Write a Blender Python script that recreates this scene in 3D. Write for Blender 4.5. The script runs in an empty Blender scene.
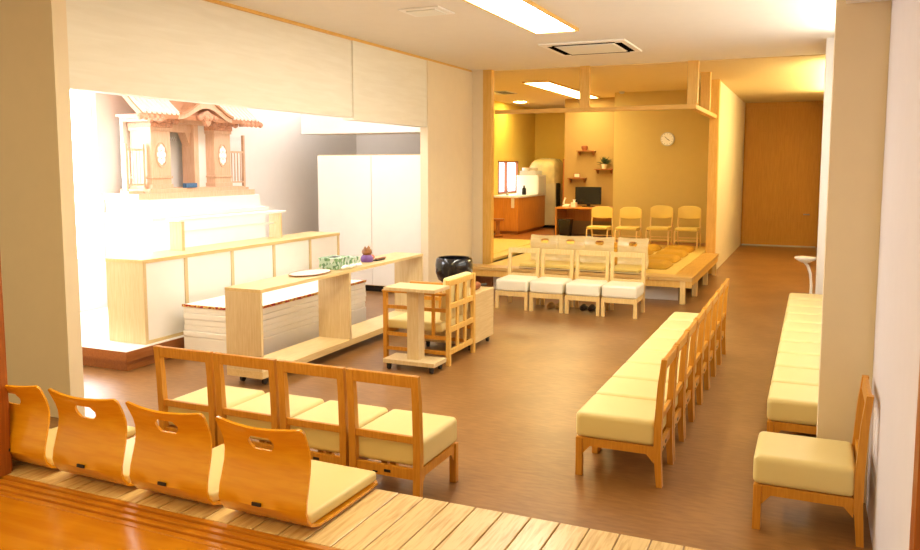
import bpy, bmesh, math, random
from mathutils import Vector, Matrix
random.seed(4)
S = bpy.context.scene
COL = S.collection
PI = math.pi

# ------------------------------------------------------------------ materials
def lin(c):
    def f(v):
        v /= 255.0
        return v / 12.92 if v <= 0.04045 else ((v + 0.055) / 1.055) ** 2.4
    return (f(c[0]), f(c[1]), f(c[2]), 1.0)

def base_mat(name):
    m = bpy.data.materials.new(name); m.use_nodes = True
    nt = m.node_tree
    return m, nt, nt.nodes['Principled BSDF']

def mat(name, rgb, rough=0.5, spec=0.5, metal=0.0, var=0.04, scale=6.0, coat=0.0, bump=0.0):
    """plain surface with a faint procedural mottling"""
    m, nt, b = base_mat(name)
    b.inputs['Roughness'].default_value = rough
    b.inputs['Metallic'].default_value = metal
    b.inputs['Specular IOR Level'].default_value = spec
    b.inputs['Coat Weight'].default_value = coat
    tc = nt.nodes.new('ShaderNodeTexCoord')
    n = nt.nodes.new('ShaderNodeTexNoise'); n.inputs['Scale'].default_value = scale
    n.inputs['Detail'].default_value = 4
    nt.links.new(tc.outputs['Object'], n.inputs['Vector'])
    r = nt.nodes.new('ShaderNodeValToRGB')
    c = lin(rgb)
    r.color_ramp.elements[0].position = 0.3; r.color_ramp.elements[1].position = 0.7
    r.color_ramp.elements[0].color = tuple(max(0, v * (1 - var)) for v in c[:3]) + (1,)
    r.color_ramp.elements[1].color = tuple(min(1, v * (1 + var)) for v in c[:3]) + (1,)
    nt.links.new(n.outputs['Fac'], r.inputs['Fac'])
    nt.links.new(r.outputs['Color'], b.inputs['Base Color'])
    if bump:
        bp = nt.nodes.new('ShaderNodeBump'); bp.inputs['Strength'].default_value = bump
        bp.inputs['Distance'].default_value = 0.01
        nt.links.new(n.outputs['Fac'], bp.inputs['Height']); nt.links.new(bp.outputs['Normal'], b.inputs['Normal'])
    return m

def wood(name, rgb, rgb2, axis=2, scale=5.0, rough=0.35, stretch=14.0, coat=0.0, contrast=(0.35, 0.7)):
    """wood with grain stretched along one local axis"""
    m, nt, b = base_mat(name)
    b.inputs['Roughness'].default_value = rough
    b.inputs['Coat Weight'].default_value = coat
    b.inputs['Coat Roughness'].default_value = 0.15
    tc = nt.nodes.new('ShaderNodeTexCoord')
    mp = nt.nodes.new('ShaderNodeMapping')
    sc = [stretch, stretch, stretch]; sc[axis] = 1.0
    mp.inputs['Scale'].default_value = sc
    nt.links.new(tc.outputs['Object'], mp.inputs['Vector'])
    n = nt.nodes.new('ShaderNodeTexNoise'); n.inputs['Scale'].default_value = scale
    n.inputs['Detail'].default_value = 6; n.inputs['Distortion'].default_value = 0.6
    nt.links.new(mp.outputs['Vector'], n.inputs['Vector'])
    r = nt.nodes.new('ShaderNodeValToRGB')
    r.color_ramp.elements[0].position = contrast[0]; r.color_ramp.elements[1].position = contrast[1]
    r.color_ramp.elements[0].color = lin(rgb2); r.color_ramp.elements[1].color = lin(rgb)
    nt.links.new(n.outputs['Fac'], r.inputs['Fac'])
    nt.links.new(r.outputs['Color'], b.inputs['Base Color'])
    return m

def glow(name, rgb, strength):
    m = bpy.data.materials.new(name); m.use_nodes = True
    nt = m.node_tree; nt.nodes.clear()
    o = nt.nodes.new('ShaderNodeOutputMaterial'); e = nt.nodes.new('ShaderNodeEmission')
    e.inputs['Color'].default_value = lin(rgb); e.inputs['Strength'].default_value = strength
    nt.links.new(e.outputs[0], o.inputs['Surface'])
    return m

def floor_mat():
    m, nt, b = base_mat('brown_vinyl_floor')
    b.inputs['Roughness'].default_value = 0.33
    b.inputs['Specular IOR Level'].default_value = 0.5
    tc = nt.nodes.new('ShaderNodeTexCoord')
    n1 = nt.nodes.new('ShaderNodeTexNoise'); n1.inputs['Scale'].default_value = 1.6; n1.inputs['Detail'].default_value = 8
    n2 = nt.nodes.new('ShaderNodeTexNoise'); n2.inputs['Scale'].default_value = 9; n2.inputs['Detail'].default_value = 6
    mp = nt.nodes.new('ShaderNodeMapping'); mp.inputs['Scale'].default_value = (1, 4, 1)
    nt.links.new(tc.outputs['Object'], n1.inputs['Vector'])
    nt.links.new(tc.outputs['Object'], mp.inputs['Vector']); nt.links.new(mp.outputs[0], n2.inputs['Vector'])
    mx = nt.nodes.new('ShaderNodeMath'); mx.operation = 'ADD'
    nt.links.new(n1.outputs['Fac'], mx.inputs[0]); nt.links.new(n2.outputs['Fac'], mx.inputs[1])
    r = nt.nodes.new('ShaderNodeValToRGB')
    r.color_ramp.elements[0].position = 0.42; r.color_ramp.elements[1].position = 0.62
    d = nt.nodes.new('ShaderNodeMath'); d.operation = 'MULTIPLY'; d.inputs[1].default_value = 0.5
    nt.links.new(mx.outputs[0], d.inputs[0]); nt.links.new(d.outputs[0], r.inputs['Fac'])
    r.color_ramp.elements[0].color = lin((132, 91, 48)); r.color_ramp.elements[1].color = lin((156, 112, 64))
    nt.links.new(r.outputs['Color'], b.inputs['Base Color'])
    return m

def pattern_mat(name, cols, scale):
    m, nt, b = base_mat(name)
    b.inputs['Roughness'].default_value = 0.7
    tc = nt.nodes.new('ShaderNodeTexCoord')
    v = nt.nodes.new('ShaderNodeTexVoronoi'); v.inputs['Scale'].default_value = scale
    nt.links.new(tc.outputs['Object'], v.inputs['Vector'])
    sp = nt.nodes.new('ShaderNodeSeparateColor'); nt.links.new(v.outputs['Color'], sp.inputs[0])
    r = nt.nodes.new('ShaderNodeValToRGB'); r.color_ramp.interpolation = 'CONSTANT'
    els = r.color_ramp.elements
    els[0].color = lin(cols[0]); els[1].position = 1.0 / len(cols); els[1].color = lin(cols[1])
    for i in range(2, len(cols)):
        e = els.new(i / len(cols)); e.color = lin(cols[i])
    nt.links.new(sp.outputs[0], r.inputs['Fac']); nt.links.new(r.outputs['Color'], b.inputs['Base Color'])
    return m

M = {}
M['shrinewhite'] = mat('pale_cypress_panel', (246, 238, 228), 0.5, 0.3, var=0.01)
M['wall_daylit'] = mat('white_wall_daylight_tint', (224, 220, 230), 0.7, 0.2, var=0.01)  # bluish daylight mixed into the white wall colour
M['floor'] = floor_mat()
M['wall'] = mat('cream_wall', (236, 221, 192), 0.75, 0.2, var=0.015)
M['wall_white'] = mat('white_wall', (240, 236, 232), 0.7, 0.2, var=0.01)
M['panel'] = wood('pale_panel', (240, 236, 222), (234, 229, 213), axis=1, scale=2.0, rough=0.55, stretch=10)
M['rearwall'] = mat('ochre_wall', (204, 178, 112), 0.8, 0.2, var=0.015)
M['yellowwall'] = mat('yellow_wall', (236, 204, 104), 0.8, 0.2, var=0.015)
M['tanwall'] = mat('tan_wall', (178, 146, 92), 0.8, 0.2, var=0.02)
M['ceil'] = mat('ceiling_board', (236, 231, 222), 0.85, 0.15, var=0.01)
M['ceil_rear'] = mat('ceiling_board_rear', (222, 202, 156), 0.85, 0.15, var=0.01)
M['endwall'] = wood('brown_fabric_door', (206, 150, 58), (194, 136, 46), axis=2, scale=3, rough=0.6, stretch=20)
M['chairwood'] = wood('honey_beech', (216, 154, 54), (200, 134, 38), axis=2, scale=6, rough=0.32)
M['palewood_lit'] = wood('pale_and_lit_beech', (238, 208, 146), (228, 192, 122), axis=2, scale=6, rough=0.4)  # light put into the chair wood's colour for the ivory row; plain elsewhere
M['post'] = wood('cedar_post', (234, 190, 104), (222, 172, 82), axis=2, scale=5, rough=0.45)
M['beam'] = wood('cedar_beam', (234, 190, 104), (222, 172, 82), axis=0, scale=5, rough=0.45)
M['seat'] = mat('cream_vinyl', (234, 216, 152), 0.38, 0.4, var=0.02, scale=3)
M['seatwhite'] = mat('ivory_vinyl', (246, 240, 218), 0.4, 0.4, var=0.015, scale=3)
M['ply'] = wood('orange_plywood', (240, 174, 34), (228, 154, 20), axis=0, scale=3, rough=0.25, coat=0.3)
M['plywhite'] = wood('pale_plywood', (240, 222, 172), (232, 208, 150), axis=0, scale=3, rough=0.25, coat=0.3)
M['label'] = mat('black_tag', (30, 26, 22), 0.4)
M['deck'] = wood('deck_boards', (232, 204, 148), (204, 164, 102), axis=1, scale=5, rough=0.3, stretch=12, coat=0.25, contrast=(0.3, 0.55))
M['sill'] = wood('track_sill_wood', (204, 136, 34), (190, 118, 24), axis=0, scale=4, rough=0.28, coat=0.3)
M['gloss'] = wood('glossy_floorboard', (206, 138, 28), (194, 122, 18), axis=0, scale=2.5, rough=0.2, stretch=7, coat=0.4)
M['redwood'] = wood('reddish_wood', (166, 102, 46), (146, 84, 34), axis=1, scale=4, rough=0.35)
M['frame'] = wood('brown_door_frame', (176, 100, 36), (152, 82, 26), axis=2, scale=5, rough=0.35)
M['white'] = mat('white_laminate', (246, 244, 240), 0.4, 0.4, var=0.01)
M['offwhite'] = mat('milky_panel', (238, 240, 234), 0.5, 0.3, var=0.01)
M['lam'] = wood('ash_laminate', (226, 204, 160), (214, 188, 140), axis=2, scale=5, rough=0.4)
M['lamy'] = wood('ash_laminate_long', (228, 202, 148), (216, 186, 128), axis=1, scale=5, rough=0.35)
M['tatami'] = wood('tatami_mat', (234, 204, 118), (224, 190, 100), axis=0, scale=20, rough=0.5, stretch=8)
M['cushion'] = mat('mustard_cloth', (192, 146, 46), 0.8, 0.2, var=0.06, scale=14)
M['yvinyl'] = mat('yellow_vinyl', (232, 204, 112), 0.45, 0.4, var=0.02)
M['counter'] = wood('orange_counter', (214, 144, 60), (198, 124, 46), axis=2, scale=4, rough=0.35)
M['black'] = mat('black_plastic', (18, 18, 20), 0.25, 0.5)
M['slot'] = mat('dark_slot', (14, 13, 12), 0.9, 0.0)
M['lacquer'] = mat('black_lacquer', (22, 24, 30), 0.16, 0.6, coat=0.5)
M['dark'] = mat('dark_rubber', (40, 36, 34), 0.6)
M['steel'] = mat('steel', (190, 190, 190), 0.3, metal=1.0)
M['shrine'] = wood('shrine_cypress', (226, 190, 162), (212, 172, 140), axis=2, scale=7, rough=0.5)
M['carve'] = mat('carved_cypress', (206, 152, 122), 0.6, var=0.25, scale=40, bump=0.5)
M['roofwood'] = wood('shrine_roof_wood', (204, 150, 116), (188, 130, 96), axis=1, scale=6, rough=0.5)
M['cloth'] = mat('white_cloth', (250, 248, 246), 0.9, 0.1, var=0.01)
M['redtrim'] = pattern_mat('red_gold_brocade', [(176, 48, 36), (206, 150, 60), (150, 36, 40), (226, 190, 110)], 60)
M['green'] = pattern_mat('green_floral_print', [(120, 158, 110), (168, 192, 168), (92, 128, 92), (196, 206, 196)], 32)
M['purple'] = mat('purple_glaze', (108, 70, 140), 0.4)
M['brownglaze'] = mat('brown_glaze', (140, 92, 48), 0.4, var=0.3, scale=30)
M['coral'] = mat('coral_glaze', (216, 120, 90), 0.5)
M['tray'] = mat('pale_tray', (226, 214, 200), 0.4)
M['metalgrey'] = mat('grey_panel', (196, 192, 184), 0.4)
M['fridge'] = mat('ivory_appliance', (222, 208, 170), 0.4)
M['plastic'] = mat('clear_plastic_cover', (232, 214, 160), 0.25, 0.5, var=0.12, scale=7, bump=0.6)
M['leaf'] = mat('dark_leaf', (54, 66, 34), 0.5, var=0.3)
M['pot'] = mat('white_pot', (236, 224, 206), 0.5)
M['terracotta'] = mat('terracotta', (150, 84, 44), 0.6)
M['slipper'] = mat('tan_slipper', (196, 160, 104), 0.7)
M['slipperdark'] = mat('dark_slipper', (70, 52, 48), 0.7)
M['blue'] = mat('blue_box', (70, 108, 150), 0.5, var=0.2, scale=40)
M['daylight'] = glow('bright_window_pane', (250, 251, 255), 9.0)
M['lamp'] = glow('ceiling_lamp_diffuser', (255, 247, 226), 15.0)
M['lampwarm'] = glow('ceiling_lamp_diffuser_warm', (255, 232, 164), 19.0)
M['fillaltar'] = glow('altar_fill_diffuser', (255, 246, 240), 8.0)
M['fillright'] = glow('right_fill_pane', (255, 247, 232), 1.6)
M['fillnear'] = glow('near_room_fill_diffuser', (255, 220, 128), 6.0)
M['fillcor'] = glow('corridor_fill_diffuser', (255, 234, 172), 36.0)
M['filldeck'] = glow('deck_fill_diffuser', (255, 232, 170), 9.0)
M['fillkitchen'] = glow('kitchen_fill_diffuser', (255, 228, 140), 95.0)
M['rearday'] = glow('kitchen_window_pane', (232, 236, 250), 3.0)

# ------------------------------------------------------------------ mesh helpers
class MB:
    def __init__(s): s.bm = bmesh.new()
    def _x(s, vs, mtx):
        if mtx is not None: bmesh.ops.transform(s.bm, matrix=mtx, verts=vs)
    def box(s, x0, x1, y0, y1, z0, z1, bev=0.0, seg=2, mtx=None):
        t = bmesh.new()
        bmesh.ops.create_cube(t, size=1.0)
        for v in t.verts:
            v.co = Vector(((x0 + x1) / 2 + v.co.x * (x1 - x0), (y0 + y1) / 2 + v.co.y * (y1 - y0), (z0 + z1) / 2 + v.co.z * (z1 - z0)))
        if bev: bmesh.ops.bevel(t, geom=t.edges[:], offset=bev, segments=seg, profile=0.6, affect='EDGES', clamp_overlap=True)
        s.merge(t, mtx); return s
    def merge(s, t, mtx=None):
        if mtx is not None: bmesh.ops.transform(t, matrix=mtx, verts=t.verts[:])
        me = bpy.data.meshes.new('tmp'); t.to_mesh(me); t.free()
        s.bm.from_mesh(me); bpy.data.meshes.remove(me)
    def loft(s, rings, close=True):
        """rings of equal vertex count; caps both ends"""
        vs = [[s.bm.verts.new(p) for p in r] for r in rings]
        n = len(rings[0])
        for a, b in zip(vs[:-1], vs[1:]):
            for i in range(n):
                s.bm.faces.new((a[i], a[(i + 1) % n], b[(i + 1) % n], b[i]))
        if close:
            s.bm.faces.new(vs[0][::-1]); s.bm.faces.new(vs[-1])
        return s
    def bar(s, p, q, w, d, up=(0, 0, 1)):
        """square bar between two points"""
        p, q = Vector(p), Vector(q); a = (q - p).normalized()
        u = Vector(up)
        if abs(a.dot(u)) > 0.95: u = Vector((1, 0, 0))
        r = a.cross(u).normalized(); t = r.cross(a).normalized()
        o = [(-w / 2, -d / 2), (w / 2, -d / 2), (w / 2, d / 2), (-w / 2, d / 2)]
        return s.loft([[c + r * i + t * j for i, j in o] for c in (p, q)])
    def tube(s, pts, r, n=8):
        pts = [Vector(p) for p in pts]; rings = []
        ref = Vector((0.13, 0.31, 0.94)).normalized()
        for i, p in enumerate(pts):
            a = (pts[min(i + 1, len(pts) - 1)] - pts[max(i - 1, 0)]).normalized()
            u = ref if abs(a.dot(ref)) < 0.9 else Vector((1, 0, 0))
            e = a.cross(u).normalized(); f = a.cross(e)
            rr = r[i] if isinstance(r, (list, tuple)) else r
            rings.append([p + (e * math.cos(2 * PI * k / n) + f * math.sin(2 * PI * k / n)) * rr for k in range(n)])
        return s.loft(rings)
    def lathe(s, prof, c=(0, 0, 0), n=28, sx=1, sy=1):
        rings = [[Vector((c[0] + r * math.cos(2 * PI * k / n) * sx, c[1] + r * math.sin(2 * PI * k / n) * sy, c[2] + z)) for k in range(n)] for r, z in prof]
        return s.loft(rings)
    def prism(s, poly, a, b, axis='x'):
        """extrude a polygon: for axis x the poly is (y,z); for y it is (x,z); for z it is (x,y)"""
        def P(u, v, w):
            return {'x': (w, u, v), 'y': (u, w, v), 'z': (u, v, w)}[axis]
        return s.loft([[Vector(P(u, v, a)) for u, v in poly], [Vector(P(u, v, b)) for u, v in poly]])
    def build(s, name, m, parent=None, smooth=False, loc=None, kind=None, label=None):
        bmesh.ops.recalc_face_normals(s.bm, faces=s.bm.faces[:])
        me = bpy.data.meshes.new(name); s.bm.to_mesh(me); s.bm.free()
        me.materials.append(m)
        if smooth:
            for p in me.polygons: p.use_smooth = True
            try: me.set_sharp_from_angle(angle=math.radians(40))
            except Exception: pass
        o = bpy.data.objects.new(name, me); COL.objects.link(o)
        if parent is not None: o.parent = parent
        if loc is not None: o.location = loc
        if kind: o['kind'] = kind
        if label: o['label'] = label
        return o

def box(name, m, b, parent=None, bev=0.0, **k):
    return MB().box(*b, bev=bev).build(name, m, parent, **k)

def struct(name, m, b, bev=0.0):
    return box(name, m, b, bev=bev, kind='structure')

def tag(o, label, cat, group=None):
    o['label'] = label; o['category'] = cat
    if group: o['group'] = group
    return o

def thing(name, label, cat, loc=(0, 0, 0), rz=0.0, group=None):
    o = bpy.data.objects.new(name, None); COL.objects.link(o)
    o.empty_display_size = 0.1
    o.location = loc; o.rotation_euler = (0, 0, rz)
    return tag(o, label, cat, group)

def dup(root, loc, rz, label=None, group=None):
    def cp(o, par):
        c = o.copy(); COL.objects.link(c)
        if par is not None: c.parent = par
        for ch in o.children: cp(ch, c)
        return c
    r = cp(root, None); r.location = loc; r.rotation_euler = (0, 0, rz)
    if label: r['label'] = label
    if group: r['group'] = group
    return r

# ------------------------------------------------------------------ camera
cam_d = bpy.data.cameras.new('camera'); cam = bpy.data.objects.new('camera', cam_d); COL.objects.link(cam)
F, YAW, PITCH, PP = 803.0, -0.4155, 0.0985, -30.0
cam_d.sensor_width = 36.0; cam_d.lens = 36.0 * F / 920.0
cam_d.shift_y = PP / 920.0
cam.location = (0, 0, 1.85)
cam.rotation_euler = (PI / 2 - PITCH, 0, -YAW)
cam_d.clip_start = 0.05
S.camera = cam

# ------------------------------------------------------------------ the setting
DZ = 0.36           # height of the raised floors
CZ = 3.30           # ceiling
struct('floor', M['floor'], (-8.0, 0.6, -1.5, 20.2, -0.1, 0.0))
# near raised room: glossy boards, sliding door sill with grooves, deck of boards
struct('floor_raised', M['gloss'], (-4.6, 0.6, -1.5, 2.38, 0.02, DZ - 0.004))
mb = MB()
mb.box(-4.6, 0.6, 2.38, 2.56, 0.02, DZ - 0.012)
for i in range(4):
    y = 2.38 + 0.05 * i
    mb.box(-4.6, 0.6, y, y + 0.028, DZ - 0.03, DZ, bev=0.003)
mb.build('trim_1', M['sill'], kind='structure')
mb = MB()
x = -4.86; p = 0.127
while x < 0.3:
    mb.box(x + 0.003, min(x + p, 0.31) - 0.003, 2.562, 3.13, DZ - 0.03, DZ, bev=0.003)
    x += p
mb.box(-4.86, 0.31, 2.6, 3.08, 0.02, DZ - 0.03)
mb.build('floor_deck', M['deck'], kind='structure')
# door frame posts of the opening the photo is taken through
mb = MB().box(-3.80, -3.545, 2.50, 2.60, DZ, CZ)
for k in range(3): mb.box(-3.78 + 0.075 * k, -3.74 + 0.075 * k, 2.488, 2.5, DZ, CZ, bev=0.003)
mb.box(-3.56, -3.525, 2.52, 2.58, DZ, CZ, bev=0.003)
mb.build('trim_2', M['frame'], kind='structure')
MB().box(0.285, 0.40, 2.42, 2.52, DZ, CZ, bev=0.004).build('trim_3', M['frame'], kind='structure')
# ceiling
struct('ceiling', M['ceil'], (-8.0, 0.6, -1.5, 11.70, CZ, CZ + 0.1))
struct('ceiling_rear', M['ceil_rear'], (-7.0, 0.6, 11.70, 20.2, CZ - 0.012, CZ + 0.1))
# left: wall beside the opening to the altar, hanging panels, pier
struct('wall_left', M['wall'], (-8.0, -4.9, 4.08, 4.20, 0, CZ))
mb = MB().box(-5.03, -4.90, 4.2, 8.04, 2.40, CZ - 0.03)
mb.box(-5.03, -4.885, 8.045, 9.95, 2.375, CZ - 0.03)
mb.build('wall_left_header', M['panel'], kind='structure')
MB().box(-5.03, -4.875, 4.2, 11.5, CZ - 0.03, CZ).build('trim_4', M['beam'], kind='structure')
struct('wall_left_pier', M['wall'], (-4.985, -4.87, 9.95, 11.52, 0, CZ - 0.03))
struct('wall_left_side', M['wall'], (-5.06, -4.985, 10.80, 12.70, 0, CZ))
# altar room
AX = -7.60
mb = MB()
wy0, wy1, wz0, wz1 = 4.75, 6.85, 0.75, 2.75
mb.box(AX - 0.15, AX, 4.2, 12.7, 0, wz0); mb.box(AX - 0.15, AX, 4.2, 12.7, wz1, CZ)
mb.box(AX - 0.15, AX, 4.2, wy0, wz0, wz1); mb.box(AX - 0.15, AX, wy1, 12.7, wz0, wz1)
mb.build('wall_altar', M['wall_white'], kind='structure')
struct('wall_altar_end', M['wall_white'], (AX, -5.06, 12.6, 12.7, 0, CZ))
wf = MB()
for a, b in ((wy0, wy0 + .05), (wy1 - .05, wy1), ((wy0 + wy1) / 2 - .03, (wy0 + wy1) / 2 + .03)): wf.box(AX - 0.1, AX - 0.03, a, b, wz0, wz1)
for a, b in ((wz0, wz0 + .05), (wz1 - .05, wz1)): wf.box(AX - 0.095, AX - 0.035, wy0 + .03, wy1 - .03, a, b)
w1 = wf.build('window_1', M['white'], kind='structure')
box('pane', M['daylight'], (AX - 0.08, AX - 0.07, wy0 + .04, wy1 - .04, wz0 + .04, wz1 - .04), w1)
# bulkhead over the cupboard
struct('wall_altar_bulkhead', M['wall_white'], (-7.08, -4.99, 10.15, 10.75, 2.32, CZ))
# right: pillar, alcove, wall
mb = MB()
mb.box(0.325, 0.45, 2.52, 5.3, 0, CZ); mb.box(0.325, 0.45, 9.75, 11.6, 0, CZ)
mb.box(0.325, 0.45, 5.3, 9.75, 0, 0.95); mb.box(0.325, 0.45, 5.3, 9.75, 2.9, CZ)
mb.build('wall_right', M['wall_daylit'], kind='structure')
wf = MB()
for k in range(4):
    yy = 5.3 + 4.39 * k / 3
    wf.box(0.34, 0.40, yy, yy + .06, .95, 2.9)
for a, b in ((.95, 1.0), (2.85, 2.9)): wf.box(0.34, 0.40, 5.3, 9.75, a, b)
w3 = wf.build('fill_window', M['white'], kind='structure')  # unseen window, added so its glowing pane brightens the alcove and ceiling
box('pane', M['fillright'], (0.37, 0.38, 5.36, 9.69, 1.0, 2.85), w3)
struct('wall_right_pillar', M['wall'], (0.066, 0.325, 4.80, 5.10, 0, CZ))
struct('wall_right_lintel', M['wall_white'], (0.11, 0.325, 2.52, 4.80, 2.70, CZ))
struct('wall_right_far', M['wall_white'], (0.055, 0.325, 10.24, 11.6, 0, CZ))
struct('wall_corridor', M['wall'], (0.36, 0.45, 11.6, 19.9, 0, CZ))
# corridor
struct('wall_corridor_left', M['wall'], (-1.68, -1.55, 14.42, 19.85, 0, CZ))
mb = MB().box(-1.70, 0.40, 19.85, 19.95, 0.0, CZ)
d1 = mb.build('wall_back', M['endwall'], kind='structure')
mb = MB().box(-1.52, -1.49, 19.80, 19.85, 0, 3.2)
mb.box(-0.02, 0.06, 19.80, 19.85, 0, 3.2)
mb.box(-1.52, 0.06, 19.80, 19.85, 3.16, 3.2)
mb.build('trim_5', M['endwall'], kind='structure')
mb = MB().box(-1.49, -0.02, 19.815, 19.848, 0.03, 3.16)
for a, b, c, d in ((-1.22, -0.35, 0.62, 2.62),):
    mb.box(a, b, 19.808, 19.815, c, d, bev=0.003)
for a, b, c, d in ((-1.48, -0.03, 2.66, 2.67), (-1.48, -0.03, 0.58, 0.59)):
    mb.box(a, b, 19.808, 19.815, c, d)
d = mb.build('door_1', M['endwall'], kind='structure')
MB().tube([(-0.10, 19.80, 0.75), (-0.10, 19.77, 0.75), (-0.22, 19.77, 0.75)], 0.012).build('door_handle', M['steel'], d, True)
box('sill', M['metalgrey'], (-1.52, 0.06, 19.76, 19.85, 0.0, 0.03), d)
# rear alcove
struct('floor_rear', M['redwood'], (-6.75, -1.68, 15.42, 19.9, 0.02, DZ - 0.005))
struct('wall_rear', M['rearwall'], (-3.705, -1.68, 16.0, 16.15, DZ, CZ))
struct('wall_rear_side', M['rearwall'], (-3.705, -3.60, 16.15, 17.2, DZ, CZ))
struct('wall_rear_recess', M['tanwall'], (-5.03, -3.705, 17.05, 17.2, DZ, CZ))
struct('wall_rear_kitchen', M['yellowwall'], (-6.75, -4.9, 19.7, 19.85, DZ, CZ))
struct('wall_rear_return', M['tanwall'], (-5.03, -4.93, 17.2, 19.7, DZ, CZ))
mb = MB()
ky0, ky1, kz0, kz1 = 17.1, 18.42, 1.21, 1.96
mb.box(-6.75, -6.6, 12.7, 19.7, 0, kz0); mb.box(-6.75, -6.6, 12.7, 19.7, kz1, CZ)
mb.box(-6.75, -6.6, 12.7, ky0, kz0, kz1); mb.box(-6.75, -6.6, ky1, 19.7, kz0, kz1)
mb.build('wall_rear_left', M['yellowwall'], kind='structure')
wf = MB()
for a, b in ((ky0, ky0 + .04), (ky1 - .04, ky1), (17.62, 17.66)): wf.box(-6.68, -6.585, a, b, kz0, kz1)
for a, b in ((kz0, kz0 + .04), (kz1 - .04, kz1)): wf.box(-6.68, -6.585, ky0, ky1, a, b)
w2 = wf.build('window_2', M['frame'], kind='structure')
box('pane', M['rearday'], (-6.66, -6.65, ky0 + .04, ky1 - .04, kz0 + .04, kz1 - .04), w2)
box('trim_6', M['frame'], (-5.06, -5.03, 17.05, 17.2, DZ, 2.0), kind='structure')
# posts and lattice rail hung over the platform
MB().box(-4.70, -4.56, 11.52, 11.64, 0.0, CZ, bev=0.004).build('trim_7', M['post'], kind='structure')
struct('wall_left_reveal', M['wall'], (-4.985, -4.70, 11.525, 11.63, 0.0, CZ))
MB().box(-1.68, -1.53, 14.26, 14.42, 0.0, CZ, bev=0.004).build('trim_9', M['post'], kind='structure')
MB().box(-4.56, -1.56, 11.66, 11.74, 2.64, 2.70, bev=0.003).build('trim_10', M['beam'], kind='structure')
MB().box(-1.66, -1.56, 11.74, 14.26, 2.64, 2.70, bev=0.003).build('trim_11', M['beam'], kind='structure')
MB().box(-1.68, -1.54, 11.65, 11.75, 2.70, CZ, bev=0.003).build('trim_12', M['post'], kind='structure')
MB().box(-3.22, -3.08, 11.65, 11.75, 2.70, CZ, bev=0.003).build('trim_13', M['post'], kind='structure')
MB().box(-1.68, -1.54, 13.05, 13.17, 2.70, CZ, bev=0.003).build('trim_14', M['post'], kind='structure')

# ------------------------------------------------------------------ rear platform
t = thing('tatami_platform', 'low raised wooden platform with tatami surface at the back of the hall', 'platform')
PXL, PXR, PY0, PY1 = -4.86, -1.45, 10.92, 15.42
mb = MB()
n = 6
for i in range(n):
    a = PXL + (PXR - PXL) * i / n; b = PXL + (PXR - PXL) * (i + 1) / n
    mb.box(a + .002, b - .002, PY0, PY0 + 0.30, DZ - 0.05, DZ, bev=0.003)
mb.build('front_border', wood('platform_border', (224, 186, 116), (206, 162, 90), axis=0, scale=4, rough=0.35), t)
mb = MB()
for k in range(5):
    a, b = PY0 + .302 + k * .66, PY0 + .30 + (k + 1) * .66
    mb.box(PXR - 0.26, PXR, a, min(b, 14.24) - .002, DZ - 0.05, DZ, bev=0.003)
mb.build('side_border', wood('platform_border_side', (222, 176, 92), (204, 154, 70), axis=1, scale=4, rough=0.3), t)
mb = MB()
for i in range(4):
    for j in range(4):
        xx0 = -4.52 + i * 0.70; yy0 = PY0 + 0.31 + j * 1.045
        mb.box(xx0 + .004, min(xx0 + .696, PXR - .265), yy0, yy0 + 1.04, DZ - 0.05, DZ - 0.004, bev=0.004)
mb.box(-6.59, -4.99, 12.72, PY1, DZ - 0.05, DZ - 0.006)
mb.box(-4.96, -4.72, 11.66, PY1, DZ - 0.05, DZ - 0.006)
mb.build('tatami_surface', M['tatami'], t)
mb = MB().box(PXL, PXR, PY0 + 0.02, PY0 + 0.05, DZ - 0.14, DZ - 0.05)
mb.box(PXR - 0.05, PXR - 0.02, PY0 + 0.05, 14.24, DZ - 0.14, DZ - 0.05)
mb.build('fascia', M['post'], t)
box('riser', M['wall_white'], (-4.40, PXR - 0.22, 11.22, 11.26, 0, DZ - 0.14), t, label='white board under the platform front')
box('riser', M['redwood'], (-4.86, -4.42, 11.22, 11.26, 0, DZ - 0.14), t, label='board under the platform front, browned as if shaded')  # brown colour puts the shade under the platform into this board
for lx, ly in ((PXR - .12, 10.96), (-3.2, 10.96), (-4.8, 10.96), (PXR - .06, 11.7), (PXR - .06, 12.9), (PXR - .06, 14.1)):
    box('leg', M['palewood_lit'], (lx - .035, lx + .035, ly - .03, ly + .04, 0, DZ - 0.05), t, bev=0.003)

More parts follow.
